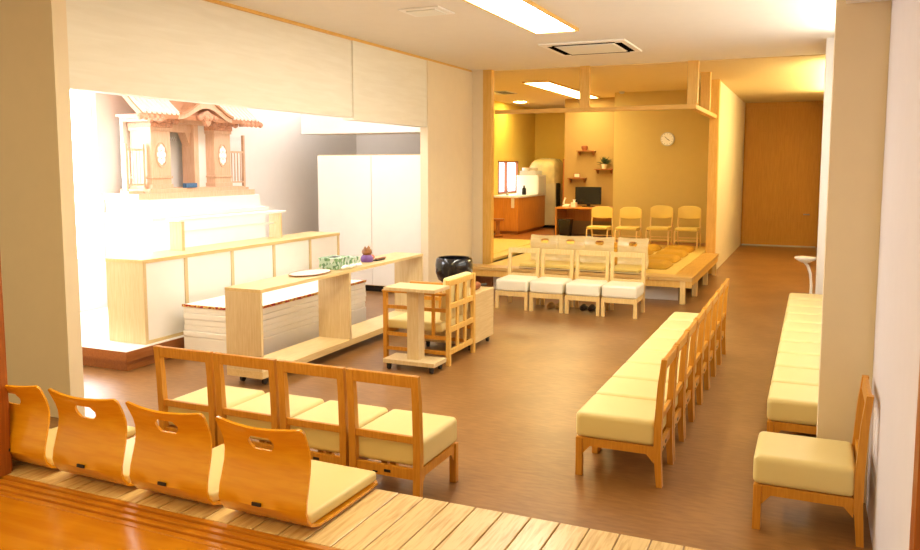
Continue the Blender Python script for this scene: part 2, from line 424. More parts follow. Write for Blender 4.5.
# ------------------------------------------------------------------ chairs
def make_chair(name, label, cat, wd, st):
    """low wooden chair, front towards -Y, floor at z=0"""
    t = thing(name, label, cat)
    w, hw = 0.44, 0.22
    yb, yf = 0.252, -0.250
    m = MB()
    m.box(-hw + .003, hw - .003, yf - .005, yb - .035, 0.235, 0.39, bev=0.038, seg=5)
    m.build('seat', st, t, True)
    m = MB()
    m.box(-hw + .035, hw - .035, yf + .004, yf + .026, 0.175, 0.235, bev=.002)
    m.box(-hw + .035, hw - .035, yb - .032, yb - .01, 0.175, 0.235, bev=.002)
    for s in (-1, 1):
        xa = s * (hw - .02)
        m.box(xa - .011, xa + .011, yf + .03, yb - .03, 0.185, 0.235, bev=.002)
        m.prism([(yf + .04, .186), (yf + .085, .186), (yf + .04, .135)], xa - .009, xa + .009, 'x')
        m.prism([(yb - .04, .186), (yb - .085, .186), (yb - .04, .135)], xa - .009, xa + .009, 'x')
    m.build('seat_frame', wd, t)
    for s in (-1, 1):
        xa = s * (hw - .022)
        MB().box(xa - .021, xa + .021, yf, yf + .04, 0.0, 0.236, bev=.004).build('leg', wd, t)
        m = MB()
        def ring(y, z, d): return [Vector((xa - .021, y - d / 2, z)), Vector((xa + .021, y - d / 2, z)), Vector((xa + .021, y + d / 2, z)), Vector((xa - .021, y + d / 2, z))]
        m.loft([ring(yb - .005, 0, .034), ring(yb - .02, .2, .042), ring(yb - .02, .36, .042), ring(yb - .008, .60, .036), ring(yb + .008, .752, .032)])
        m.build('back_post', wd, t)
    q = math.radians(-5)
    R1 = Matrix.Translation((0, yb + .005, .719)) @ Matrix.Rotation(q, 4, 'X')
    MB().box(-hw + .04, hw - .04, -.012, .012, -.033, .033, bev=.005, mtx=R1).build('top_rail', wd, t)
    MB().box(-hw + .04, hw - .04, yb - .028, yb - .006, .375, .415, bev=.004).build('lower_rail', wd, t)
    MB().box(-.035, .005, yb - .012, yb - .008, .197, .212).build('maker_tag', M['label'], t)
    MB().box(.045, .075, yb - .012, yb - .008, .186, .196).build('maker_tag', M['label'], t)
    return t

chair0 = make_chair('low_chair', '', 'chair', M['chairwood'], M['seat'])
used = [False]
def place(x, y, rz, label, group, src=None):
    s = src or chair0
    if not s.get('_u'):
        s['_u'] = 1
        s.location = (x, y, 0); s.rotation_euler = (0, 0, rz); s['label'] = label; s['group'] = group
        return s
    c = dup(s, (x, y, 0), rz, label, group)
    return c

ordw = ['nearest', 'second', 'third', 'fourth', 'fifth', 'sixth', 'seventh', 'eighth', 'ninth', 'tenth']
# nine in file facing the altar
for i in range(8):
    lab = ('cream low wooden chair at the near end of the long middle row' if i == 0 else
           'cream low wooden chair at the far end of the long middle row' if i == 7 else
           'cream low wooden chair, %s from the near end of the long middle row' % ordw[i])
    place(-1.003, 4.545 + .2285 + .457 * i, -PI / 2, lab, 'chairs in the long middle row')
# four with backs to the deck
fr = ['leftmost open-backed low chair in the row just beyond the deck',
      'second open-backed low chair from the left in the row just beyond the deck',
      'third open-backed low chair from the left in the row just beyond the deck',
      'rightmost open-backed low chair in the row just beyond the deck']
for i, xx in enumerate((-3.447, -2.99, -2.532, -2.075)):
    place(xx, 3.935, PI, fr[i], 'chairs in the row beyond the deck')
# one by the wall
place(0.022, 4.435, -PI / 2, 'single low chair with cream seat in front of the beige pillar by the right wall', 'chair by the right wall')
# file along the right wall, behind the pillar
for i in range(10):
    lab = ('low cream chair just behind the beige pillar, near end of the right wall row' if i == 0 else
           'low cream chair by the white side table, far end of the right wall row' if i == 9 else
           'low cream chair, %s from the near end of the row along the right wall' % ordw[i])
    place(0.030, 5.545 + .467 * i, -PI / 2, lab, 'chairs along the right wall')
# four before the platform, their wood lightened as if lit
chairw = make_chair('low_chair', '', 'chair', M['palewood_lit'], M['seatwhite'])
wl = ['leftmost of the four ivory chairs in front of the platform', 'second from left of the four ivory chairs in front of the platform',
      'third from left of the four ivory chairs in front of the platform', 'rightmost of the four ivory chairs in front of the platform']
for i, xx in enumerate((-3.53, -3.065, -2.594, -2.135)):
    place(xx, 9.885, 0, wl[i], 'ivory chairs before the platform', chairw)

# ------------------------------------------------------------------ legless floor chairs
def make_zaisu(label, ply, st):
    t = thing('floor_chair', label, 'floor chair')
    # profile (y, z, half width), front to top of back
    prof = [(-.385, .012, .20), (-.36, .012, .222), (-.24, .012, .228), (-.10, .012, .230), (.04, .012, .232), (.12, .016, .233), (.175, .034, .234), (.205, .066, .235), (.216, .105, .235),
            (.210, .150, .234), (.194, .205, .232), (.180, .255, .230), (.175, .295, .230), (.177, .332, .231), (.182, .350, .232), (.188, .368, .232), (.195, .384, .233), (.205, .405, .234), (.218, .428, .235), (.226, .440, .231), (.230, .447, .220)]
    us = [-1, -.8, -.55, -.30, -.2, -.07, .07, .2, .30, .55, .8, 1]
    bm = bmesh.new(); g = []
    for k, (y, z, hw) in enumerate(prof):
        row = []
        for u in us:
            bow = 0.022 * (1 - u * u) if k > 7 else 0.0       # back is dished across its width
            zz = z
            if k >= len(prof) - 3: zz = z - 0.012 * (1 - u * u) + 0.004 * abs(u)
            row.append(bm.verts.new((u * hw * .95, y + bow, zz)))
        g.append(row)
    # rounded slot: pull the corner verts of the opening inwards
    h0, h1 = 13, 16
    for j, f in ((3, 1), (8, -1)):
        g[h0][j].co.x += f * 0.022; g[h1][j].co.x += f * 0.016; g[h0 + 1][j].co.x += f * 0.004
    for j in (4, 5, 6, 7): g[h1][j].co.z += 0.006
    for k in range(len(prof) - 1):
        for j in range(len(us) - 1):
            if h0 <= k < h1 and 3 <= j < 8: continue
            bm.faces.new((g[k][j], g[k][j + 1], g[k + 1][j + 1], g[k + 1][j]))
    bmesh.ops.recalc_face_normals(bm, faces=bm.faces[:])
    bmesh.ops.solidify(bm, geom=bm.faces[:], thickness=0.011)
    m = MB(); m.bm.free(); m.bm = bm
    m.build('shell', ply, t, True)
    MB().box(-.203, .203, -.372, .165, .026, .074, bev=.018, seg=3).build('seat_pad', st, t, True)
    R1 = Matrix.Translation((0.0, .2465, .118)) @ Matrix.Rotation(math.radians(6), 4, 'X')
    MB().box(-.022, .022, -.005, .002, -.007, .007, mtx=R1).build('maker_tag', M['label'], t)
    for v in t.children:
        pass
    return t
z0 = make_zaisu('', M['ply'], M['seat'])
zx = [(-3.54, 'orange bent plywood floor chair on the deck, nearest the brown door frame'),
      (-3.03, 'orange bent plywood floor chair on the deck, second from the door frame'),
      (-2.535, 'orange bent plywood floor chair on the deck, third from the door frame'),
      (-2.025, 'orange bent plywood floor chair on the deck, rightmost with whole cream seat in view')]
for i, (xx, lab) in enumerate(zx):
    if i == 0:
        z0.location = (xx, 2.82, DZ); z0.rotation_euler = (0, 0, PI - .02); z0['label'] = lab; z0['group'] = 'floor chairs on the deck'
    else:
        dup(z0, (xx, 2.815 - .008 * i, DZ), PI - .02, lab, 'floor chairs on the deck')
z1 = make_zaisu('', M['plywhite'], M['yvinyl'])
zl = ['leftmost', 'second from left', 'third from left', 'rightmost']
for i, xx in enumerate((-3.70, -3.30, -2.86, -2.37)):
    lab = '%s pale plywood floor chair on the platform edge behind the ivory chairs' % zl[i]
    if i == 0: z1.location = (xx, 11.36, DZ); z1['label'] = lab; z1['group'] = 'floor chairs on the platform'
    else: dup(z1, (xx, 11.36, DZ), 0, lab, 'floor chairs on the platform')

# ------------------------------------------------------------------ floor cushions on the platform
def make_zabuton():
    n = 10; m = MB()
    bm = m.bm; top = []; bot = []
    for i in range(n + 1):
        a = []; b = []
        for j in range(n + 1):
            u, v = 2 * i / n - 1, 2 * j / n - 1
            e = (1 - u ** 6) * (1 - v ** 6)
            h = 0.012 + 0.07 * max(0, e) ** .6
            px, py = u * .252 * (1 - .06 * v * v), v * .328 * (1 - .06 * u * u)
            a.append(bm.verts.new((px, py, h))); b.append(bm.verts.new((px, py, 0.002)))
        top.append(a); bot.append(b)
    for i in range(n):
        for j in range(n):
            bm.faces.new((top[i][j], top[i + 1][j], top[i + 1][j + 1], top[i][j + 1]))
            bm.faces.new((bot[i][j], bot[i][j + 1], bot[i + 1][j + 1], bot[i + 1][j]))
    for i in range(n):
        for a, b in (((i, 0), (i + 1, 0)), ((i, n), (i + 1, n)), ((0, i), (0, i + 1)), ((n, i), (n, i + 1))):
            bm.faces.new((top[a[0]][a[1]], top[b[0]][b[1]], bot[b[0]][b[1]], bot[a[0]][a[1]]))
    return m.build('floor_cushion', M['cushion'], None, True)
c0 = None
colw = ['right hand', 'middle', 'left hand']; roww = ['nearest', 'second', 'third', 'farthest']
for ci in range(3):
    for ri in range(4):
        loc = (-2.155 - .575 * ci, 12.02 + .80 * ri, DZ)
        lab = '%s mustard floor cushion of the %s column on the platform' % (roww[ri], colw[ci])
        if c0 is None: c0 = make_zabuton(); o = c0
        else: o = c0.copy(); COL.objects.link(o)
        o.location = loc; o.rotation_euler = (0, 0, random.uniform(-.02, .02))
        tag(o, lab, 'cushion', 'floor cushions on the platform')

# ------------------------------------------------------------------ yellow chairs at the back
def make_ychair():
    t = thing('padded_chair', '', 'chair')
    MB().box(-.20, .20, -.21, .17, .285, .335, bev=.022, seg=3).build('seat', M['yvinyl'], t, True)
    # back pad, rounded top, curved across
    m = MB(); rings = []
    for k in range(9):
        u = 2 * k / 8 - 1
        y = .20 + .035 * (1 - u * u)
        ztop = .70 - .045 * abs(u) ** 4; zbot = .47 + .02 * abs(u) ** 2
        rings.append([Vector((u * .205, y - .02, zbot + .01)), Vector((u * .205, y - .024, (zbot + ztop) / 2)), Vector((u * .205, y - .006, ztop - .006)),
                      Vector((u * .205, y + .012, ztop)), Vector((u * .205, y + .026, ztop - .012)), Vector((u * .205, y + .02, zbot + .01)), Vector((u * .205, y, zbot))])
    m.loft(rings); m.build('backrest', M['yvinyl'], t, True)
    for s in (-1, 1):
        MB().tube([(s * .20, -.20, 0), (s * .20, -.20, .22), (s * .20, -.185, .262), (s * .20, -.15, .275), (s * .19, .12, .275)], .014).build('leg', M['palewood_lit'], t, True)
        MB().tube([(s * .20, .26, 0), (s * .20, .19, .24), (s * .20, .19, .40), (s * .195, .235, .62)], .015).build('back_post', M['palewood_lit'], t, True)
    MB().tube([(-.2, -.17, .12), (.2, -.17, .12)], .009).build('stretcher', M['palewood_lit'], t, True)
    MB().tube([(-.2, .215, .14), (.2, .215, .14)], .009).build('stretcher', M['palewood_lit'], t, True)
    return t
y0 = make_ychair()
yl = ['yellow padded chair at the platform back, leftmost and closest to the desk', 'yellow padded chair at the platform back, second from the desk',
      'yellow padded chair at the platform back, third from the desk', 'yellow padded chair at the platform back, rightmost near the wooden post']
for i, xx in enumerate((-3.75, -3.20, -2.62, -2.11)):
    sc = (1.06 if i > 1 else 1.0)
    o = y0 if i == 0 else dup(y0, (0, 0, 0), 0)
    o.location = (xx, 15.12, DZ + .004); o.rotation_euler = (0, 0, 0); o.scale = (1, 1, sc)
    o['label'] = yl[i]; o['group'] = 'yellow chairs at the platform back'

# ------------------------------------------------------------------ slippers under the ivory chairs
def slippers(loc, m, label):
    t = thing('slippers', label, 'slippers', loc)
    for s in (-1, 1):
        q = MB()
        q.loft([[Vector((s * .055 + .045 * math.cos(a) * sx, yy + 0, zz + .012 * math.sin(a))) for a in [2 * PI * k / 10 for k in range(10)]] for yy, sx, zz in ((-.12, .5, .013), (-.09, .95, .014), (0, .85, .014), (.09, .8, .014), (.12, .45, .013))])
        q.loft([[Vector((s * .055 + .046 * math.cos(a) * sx, yy, .015 + h * max(0, math.sin(a)))) for a in [PI * k / 8 for k in range(9)]] for yy, sx, h in ((-.11, .6, .03), (-.07, .98, .05), (-.01, .95, .06))])
        q.build('slipper', m, t, True)
slippers((-3.05, 10.02, 0), M['slipper'], 'pair of tan slippers on the floor under the second ivory chair')
slippers((-2.62, 10.05, 0), M['slipperdark'], 'pair of dark slippers on the floor under the third ivory chair')

# ------------------------------------------------------------------ altar step, long counter
t = thing('altar_step', 'two-tier altar step with pale top and reddish brown edges', 'step')
box('lower_tier', M['redwood'], (AX + .005, -5.625, 5.295, 9.12, 0, .10), t)
box('upper_tier', M['redwood'], (AX + .005, -5.575, 5.245, 9.15, .10, .186), t)
box('top_board', M['white'], (AX + .005, -5.58, 5.25, 9.145, .186, .192), t, label='pale top of the step')

t = thing('altar_counter', 'long pale wood counter faced with five white panels before the altar', 'counter')
cx0, cx1, cy0, cy1, cz0, cz1 = -6.09, -5.63, 5.53, 8.88, .193, .985
box('end_panel', M['lam'], (cx0, cx1, cy0, cy0 + .04, cz0, cz1 - .035), t, bev=.002)
box('end_panel', M['lam'], (cx0, cx1, cy1 - .04, cy1, cz0, cz1 - .035), t, bev=.002)
box('top', M['lamy'], (cx0, cx1 + .005, cy0 - .005, cy1 + .005, cz1 - .035, cz1), t, bev=.003)
box('base_rail', M['lamy'], (cx0, cx1 - .002, cy0 + .04, cy1 - .04, cz0, cz0 + .03), t)
ys = [cy0 + .04, 6.09, 6.78, 7.50, 8.22, cy1 - .04]
for i in range(5):
    a, b = ys[i], ys[i + 1]
    if i < 4: box('stile', M['lam'], (cx1 - .05, cx1, b - .02, b + .02, cz0 + .03, cz1 - .035), t)
    box('front_panel', M['offwhite'] if i % 2 else M['white'], (cx1 - .03, cx1 - .012, a + (.02 if i else 0), b - (.02 if i < 4 else 0), cz0 + .03, cz1 - .035), t)

t = thing('offering_shelf', 'small white topped raised shelf standing on the long counter', 'shelf', (0, 0, cz1))
box('end_panel', M['lam'], (-6.03, -5.87, 6.30, 6.34, 0, .30), t)
box('end_panel', M['lam'], (-6.03, -5.87, 7.94, 7.98, 0, .30), t)
box('top', M['white'], (-6.04, -5.86, 6.26, 8.06, .30, .325), t, bev=.002)
box('rail', M['white'], (-5.97, -5.95, 6.34, 7.94, .17, .19), t)

# white altar tiers under the shrine
t = thing('altar_table', 'tall white altar table carrying the wooden shrine', 'table')
box('body', M['white'], (AX + .01, -6.86, 6.90, 8.96, .193, 1.25), t, bev=.004)
box('top', M['white'], (AX + .01, -6.83, 6.86, 9.0, 1.25, 1.30), t, bev=.004)
box('plinth', M['shrinewhite'], (AX + .02, -6.92, 6.92, 8.92, 1.30, 1.46), t, bev=.004)

# ------------------------------------------------------------------ shrine
t = thing('wooden_shrine', 'carved pale wooden shrine with two wide pillars and a gabled roof', 'shrine', (0, 0, 1.46))
zb = 0.0
box('base', M['shrine'], (-7.52, -6.98, 6.84, 8.90, 0, .07), t, bev=.006)
box('base_step', M['shrine'], (-7.50, -7.02, 7.06, 8.72, .07, .12), t, bev=.004)
def ornate_pillar(y0, y1):
    q = MB().box(-7.42, -7.10, y0, y1, .12, .94, bev=.006)
    q.box(-7.43, -7.085, y0 - .015, y1 + .015, .12, .17, bev=.004)
    q.box(-7.43, -7.085, y0 - .012, y1 + .012, .24, .262, bev=.004)
    q.box(-7.43, -7.085, y0 - .015, y1 + .015, .80, .84, bev=.004)
    p = q.build('pillar', M['shrine'], t)
    cy = (y0 + y1) / 2
    # oval medallion with pierced white ornament
    ring = MB(); pts = []
    for k in range(25):
        a = 2 * PI * k / 24
        pts.append((-7.094, cy + .082 * math.cos(a), .52 + .145 * math.sin(a)))
    ring.tube(pts, .008, 6); ring.build('medallion_rim', M['shrine'], p, True)
    o = MB()
    for k in range(8):
        a = 2 * PI * k / 8
        yy, zz = cy + .045 * math.cos(a), .52 + .088 * math.sin(a)
        o.merge_sphere = None
        o.lathe([(.001, -.006), (.018, -.004), (.026, 0), (.018, .004), (.001, .006)], (0, 0, 0), 10)
        vs = o.bm.verts[-50:] if hasattr(o.bm.verts, '__getitem__') else []
        o.bm.verts.ensure_lookup_table()
        for v in o.bm.verts[-50:]:
            v.co = Vector((-7.094 + v.co.z, yy + v.co.x, zz + v.co.y * 1.3))
    o.lathe([(.001, -.006), (.022, -.004), (.03, 0), (.022, .004), (.001, .006)], (0, 0, 0), 10)
    o.bm.verts.ensure_lookup_table()
    for v in o.bm.verts[-50:]: v.co = Vector((-7.093 + v.co.z, cy + v.co.x, .52 + v.co.y * 1.4))
    o.build('medallion', M['cloth'], p, True)
    # carved capital
    q = MB()
    q.box(-7.44, -7.07, y0 - .02, y1 + .02, .84, .90, bev=.01)
    q.box(-7.46, -7.04, y0 - .05, y1 + .05, .90, .96, bev=.012)
    for k in range(7):
        yy = y0 - .05 + (y1 - y0 + .10) * k / 6
        q.lathe([(.001, -.045), (.03, -.03), (.042, 0), (.03, .03), (.001, .045)], (-7.045, yy, .925 + .02 * (k % 2)), 8)
    q.build('capital', M['carve'], p, True)
ornate_pillar(7.17, 7.48)
ornate_pillar(8.25, 8.56)
# inner doorway
q = MB()
q.box(-7.36, -7.20, 7.48, 7.53, .12, .92); q.box(-7.36, -7.16, 7.95, 8.03, .12, .92, bev=.004)
q.box(-7.36, -7.20, 7.53, 7.95, .80, .92)
q.prism([(7.53, .80), (7.60, .80), (7.53, .66)], -7.34, -7.22, 'x'); q.prism([(7.95, .80), (7.86, .80), (7.95, .62)], -7.34, -7.22, 'x')
q.build('doorway', M['shrine'], t)
box('back_wall', M['white'], (-7.50, -7.46, 7.10, 8.62, .12, .95), t)
box('side_panel', M['white'], (-7.34, -7.24, 8.03, 8.25, .12, .92), t)
q = MB()
for k in range(8): q.tube([(-7.33, 7.55 + .035 * k, .70), (-7.33, 7.57 + .035 * k, .745), (-7.33, 7.585 + .035 * k, .70)], .006, 5)
q.build('hanging_ornament', M['metalgrey'], t)
# wings
for a, b in ((6.86, 7.12), (8.62, 8.92)):
    q = MB()
    for yy in (a, b): q.box(-7.20, -7.16, yy - .015, yy + .015, .07, .64 if a < 8 else .80, bev=.003)
    q.box(-7.19, -7.17, a, b, .56, .585); q.box(-7.19, -7.17, a, b, .16, .18)
    for k in range(1, 5): q.box(-7.185, -7.175, a + (b - a) * k / 5 - .005, a + (b - a) * k / 5 + .005, .18, .56)
    q.box(-7.24, -7.12, a - .03, b + .03, .07, .10, bev=.003)
    q.build('side_fence', M['shrine'], t)
# roof
CY = 7.865
q = MB()
q.box(-7.48, -7.02, 7.02, 8.71, .955, .985, bev=.004)
q.box(-7.46, -7.06, 7.10, 8.63, .90, .955)
q.build('eave_beam', M['shrine'], t)
sl = [(-6.88, .95), (-7.02, 1.07), (-7.20, 1.25), (-7.40, 1.47)]
rf = MB()
rf.prism([(a, b + .03) for a, b in sl] + [(a - .02, b - .02) for a, b in sl[::-1]], CY - 1.04, CY + 1.04, 'y')
roof = rf.build('roof', M['roofwood'], t)
for lo, hi in ((CY - 1.03, CY - .42), (CY + .42, CY + 1.03)):
    n = 8
    for k in range(n):
        yy = lo + (hi - lo) * (k + .5) / n
        MB().loft([[Vector((xx, yy - .020, zz + .028)), Vector((xx, yy + .020, zz + .028)), Vector((xx + .012, yy + .014, zz + .052)), Vector((xx + .012, yy - .014, zz + .052))] for xx, zz in sl]).build('roof_batten', M['shrinewhite'], roof)
top = []; bot = []
for k in range(21):
    u = 2 * k / 20 - 1
    h = .185 * (0.5 + 0.5 * math.cos(PI * u)) ** 0.9
    top.append((CY + .46 * u, .985 + h)); bot.append((CY + .46 * u, .935 + h * .82))
q = MB(); q.prism(top + bot[::-1], -7.06, -6.86, 'x'); q.build('curved_gable', M['shrine'], roof)
q = MB(); q.prism([(a, b + .002) for a, b in top] + [(a, b + .03) for a, b in top[::-1]], -7.12, -6.83, 'x'); q.build('gable_cap', M['roofwood'], roof)
q = MB()
q.prism([(CY - .13, 1.0), (CY - .07, .95), (CY, .86), (CY + .07, .95), (CY + .13, 1.0), (CY, 1.06)], -6.90, -6.85, 'x')
for yy in (-.13, -.03, .03, .13): q.lathe([(.001, -.04), (.03, -.025), (.04, 0), (.03, .025), (.001, .04)], (-6.855, CY + yy, .97), 8)
q.build('gable_carving', M['carve'], roof, True)
for s_ in (-1, 1):
    q = MB().box(-7.2, -6.85, CY + s_ * 1.03 - .03, CY + s_ * 1.03 + .03, .915, .965, bev=.008)
    for k in range(5): q.lathe([(.001, -.04), (.025, -.03), (.04, 0), (.025, .03), (.001, .04)], (-6.90 + .004 * k, CY + s_ * (.72 + .085 * k), .935), 8)
    q.build('eave_carving', M['carve'], roof, True)
tag(MB().box(-7.06, -7.0, 7.62, 7.81, 0, .055, bev=.004).build('offering_box', M['blue'], None, loc=(0.0, 0, 1.582)), 'small blue box standing in the doorway of the shrine', 'box')

# ------------------------------------------------------------------ low table with shelf on castors
def castors(m, pts, r=.03, h=.075):
    for (x, y) in pts:
        m.box(x - .016, x + .016, y - .02, y + .02, h - .02, h)
        k = 14
        m.loft([[Vector((x + dx, y + r * math.cos(2 * PI * i / k), r + r * math.sin(2 * PI * i / k))) for i in range(k)] for dx in (-.012, .012)])
t = thing('offering_table', 'long pale wood table with open shelf below, rolling on castors', 'table')
tx0, tx1, ty0, ty1 = -4.52, -4.15, 5.33, 8.35
box('top', M['lamy'], (tx0, tx1, ty0, ty1, .80, .83), t, bev=.002)
box('bottom_shelf', M['lamy'], (tx0, tx1, ty0, ty1, .075, .135), t, bev=.002)
for a in (ty0, 6.72, ty1 - .03): box('upright', M['lam'], (tx0, tx1 - .004, a, a + .03, .135, .80), t, bev=.002)
for (x, y) in ((tx0 + .07, ty0 + .12), (tx1 - .07, ty0 + .12), (tx0 + .07, ty1 - .12), (tx1 - .07, ty1 - .12)):
    m = MB(); castors(m, [(x, y)]); m.build('castor', M['dark'], t)

# stack of boards behind it
sx0, sx1, sy0, sy1 = -5.50, -4.72, 5.88, 8.0
tag(MB().box(sx0, sx1, sy0, sy1, 0, .22, bev=.012).build('storage_box', M['white']), 'long low white box at the bottom of the stack behind the table', 'box')
lw = ['lowest', 'second lowest', 'middle', 'second highest', 'topmost']
b0 = None
for i in range(5):
    if b0 is None:
        b0 = MB().box(sx0 + .005, sx1 - .005, sy0, sy1, 0, .056, bev=.01, seg=3).build('long_board', M['white']); o = b0
    else: o = b0.copy(); COL.objects.link(o)
    o.location = (random.uniform(-.006, .006), random.uniform(-.008, .008),   .2205 + .0572 * i)
    tag(o, '%s of the five long white slabs stacked behind the table' % lw[i], 'board', 'white slabs stacked behind the table')
t = thing('brocade_cover', 'white cloth with red and gold brocade edge laid over the stacked slabs', 'cloth', (0, 0, .5085))
box('cloth', M['cloth'], (sx0 + .01, sx1 - .012, sy0 + .01, sy1 - .01, 0.0, .02), t, bev=.004)
m = MB(); m.box(sx0 - .004, sx1 + .004, sy0 - .006, sy0 + .008, 0, .022); m.box(sx1 - .01, sx1 + .004, sy0, sy1, 0, .022); m.box(sx0, sx1, sy1 - .008, sy1 + .006, 0, .022)
m.build('brocade_edge', M['redtrim'], t, label='red and gold patterned edge')

# things on the table
TZ = .83
t = thing('serving_tray', 'flat pale tray with dark rim on the near part of the long table', 'tray', (-4.345, 6.33, TZ))
MB().lathe([(.001, 0), (.15, 0), (.20, .012), (.205, .014), (.19, .012), (.14, .006), (.001, .006)], (0, 0, 0), 28, .75, 1.3).build('dish', M['tray'], t, True)
m = MB(); m.tube([(  .154 * math.cos(2 * PI * k / 32), .267 * math.sin(2 * PI * k / 32), .013) for k in range(33)], .004, 5); m.build('rim', M['redwood'], t, True)
t = thing('printed_box', 'green flower printed box with slotted lid on the long table', 'box', (-4.36, 6.86, TZ))
box('body', M['green'], (-.10, .10, -.21, .05, 0, .105), t, bev=.01)
m = MB().box(-.105, .105, -.215, .055, .095, .115, bev=.006); m.build('lid', M['green'], t)
box('slot', M['dark'], (-.035, .035, -.15, -.03, .1150, .1165), t)
tag(MB().box(-.085, .085, -.12, .12, 0, .085, bev=.012).build('printed_box', M['green'], None, loc=(-4.37, 7.045, TZ)), 'lower green printed box behind the slotted one on the table', 'box')
fl = MB()
random.seed(9)
for k in range(9):
    fl.lathe([(.001, -.018), (.018, -.01), (.024, 0), (.018, .01), (.001, .02)], (random.uniform(-.008, .008), -.17 + .04 * k, .022 + random.uniform(0, .012)), 8)
tag(fl.build('paper_flower_garland', M['cloth'], None, True, loc=(-4.19, 6.84, TZ)), 'string of small white paper flowers along the green boxes', 'garland')
t = thing('animal_figurine', 'small purple and brown animal figurine at the end of the table', 'figurine', (-4.34, 7.38, TZ))
MB().lathe([(.001, 0), (.06, 0), (.07, .02), (.066, .05), (.045, .075), (.001, .08)], (0, 0, 0), 16).build('body', M['purple'], t, True)
m = MB(); m.lathe([(.001, .065), (.04, .072), (.055, .10), (.048, .13), (.025, .147), (.001, .15)], (0, 0, 0), 16)
for s in (-1, 1): m.lathe([(.018, .13), (.016, .15), (.001, .17)], (0.0, s * .036, 0), 8)
m.build('head', M['brownglaze'], t, True)
m = MB(); m.lathe([(.001, .02), (.028, .03), (.034, .05), (.02, .07), (.001, .075)], (.03, .05, 0), 12); m.build('paw', M['coral'], t, True)
t = thing('incense_tray', 'thin dark stick tray beside the figurine on the table', 'tray', (-4.30, 7.56, TZ))
box('tray', M['dark'], (-.03, .03, -.09, .10, 0, .012), t, bev=.003)
box('stick', M['redwood'], (-.012, .012, -.06, .14, .012, .024), t)

# ------------------------------------------------------------------ lectern on castors
t = thing('lectern', 'pale wooden lectern table on one slab leg and a castor base', 'lectern', (-3.30, 6.42, 0))
box('top', M['lam'], (-.215, .295, -.16, .16, .735, .765), t, bev=.003)
box('column', M['lam'], (-.03, .085, -.06, .06, .10, .735), t, bev=.002)
box('base', M['lam'], (-.245, .275, -.13, .13, .062, .10), t, bev=.003)
for x, y in ((-.20, -.09), (.23, -.09), (-.20, .09), (.23, .09)):
    m = MB(); castors(m, [(x, y)], .025, .062); m.build('castor', M['dark'], t)

# ------------------------------------------------------------------ armchair with lattice back
t = thing('lattice_chair', 'wooden armchair with a grid lattice back beside the lectern', 'chair', (-3.365, 6.93, 0))
W2, D0, D1 = .31, -.36, .34          # half width in y, front and back in x
for s in (-1, 1):
    yy = s * (W2 - .02)
    box('leg', M['chairwood'], (D0, D0 + .04, yy - .02, yy + .02, 0, .66), t, bev=.004, label='front leg')
    box('leg', M['post'], (D1 - .04, D1, yy - .02, yy + .02, 0, .80), t, bev=.004, label='tall rear leg beside the lattice')
    m = MB().box(D0 - .01, D1 - .04, yy - .028, yy + .028, .655, .68, bev=.01, seg=3)
    m.build('armrest', M['chairwood'], t)
    m = MB()
    for z in (.10, .24, .50): m.box(D0 + .04, D1 - .04, yy - .012, yy + .012, z, z + .035, bev=.002)
    for k in range(2): m.box(-.05 + .2 * k, -.02 + .2 * k, yy - .01, yy + .01, .275, .655)
    m.build('side_frame', M['chairwood'], t)
m = MB()
for z in (.10, .31, .53, .745): m.box(D1 - .032, D1 - .008, -W2 + .04, W2 - .04, z, z + .05, bev=.003)
for k in range(2):
    yy = -W2 + .04 + (2 * W2 - .08) * (k + 1) / 3
    m.box(D1 - .030, D1 - .010, yy - .022, yy + .022, .12, .78, bev=.002)
m.build('lattice_back', M['post'], t)
MB().box(D0 + .02, D1 - .10, -W2 + .045, W2 - .045, .30, .39, bev=.025, seg=3).build('seat', M['seat'], t, True)
R1 = Matrix.Translation((D1 - .075, 0, .60)) @ Matrix.Rotation(math.radians(6), 4, 'Y')
MB().box(-.035, .03, -W2 + .045, W2 - .045, -.19, .215, bev=.02, seg=3, mtx=R1).build('back_cushion', M['seat'], t, True)
box('front_rail', M['chairwood'], (D0 + .008, D0 + .032, -W2 + .04, W2 - .04, .25, .30), t)

t = thing('rolling_cabinet', 'low plain yellowish wooden cabinet on castors behind the lattice chair', 'cabinet', (-3.36, 7.54, 0))
box('body', M['lamy'], (-.28, .29, -.30, .30, .065, .55), t, bev=.003)
box('top', M['lamy'], (-.285, .295, -.305, .305, .55, .57), t, bev=.002)
for x, y in ((-.22, -.24), (.25, -.24), (-.22, .23), (.25, .23)):
    m = MB(); castors(m, [(x, y)], .026, .065); m.build('castor', M['dark'], t)

t = thing('striker', 'padded brown striker with dark handle lying on the rolling cabinet', 'mallet', (-3.17, 7.60, .5715))
MB().lathe([(.001, -.07), (.03, -.06), (.042, -.02), (.042, .03), (.03, .07), (.001, .08)], (0, 0, .0), 16).build('head', M['terracotta'], t, True).location = (0, 0, .0)
t.children[0].data.transform(Matrix.Translation((0, 0, .042)) @ Matrix.Rotation(PI / 2, 4, 'X'))
MB().tube([(.0, .06, .042), (.02, .22, .03)], [.012, .014]).build('handle', M['dark'], t, True)
t = thing('black_basin', 'large round open black lacquered basin on a dark stand', 'basin', (-4.05, 9.0, 0))
MB().lathe([(.001, .40), (.13, .40), (.20, .45), (.232, .54), (.235, .64), (.222, .705), (.205, .722), (.19, .715), (.195, .66), (.18, .50), (.10, .45), (.001, .45)], (0, 0, 0), 36).build('bowl', M['lacquer'], t, True)
m = MB().lathe([(.15, .37), (.17, .385), (.17, .40), (.12, .405), (.001, .405), ], (0, 0, 0), 24)
m.build('ring', M['redwood'], t, True)
for k in range(4):
    a = PI / 4 + k * PI / 2
    MB().bar((.17 * math.cos(a), .17 * math.sin(a), 0), (.13 * math.cos(a), .13 * math.sin(a), .385), .035, .035).build('leg', M['redwood'], t)

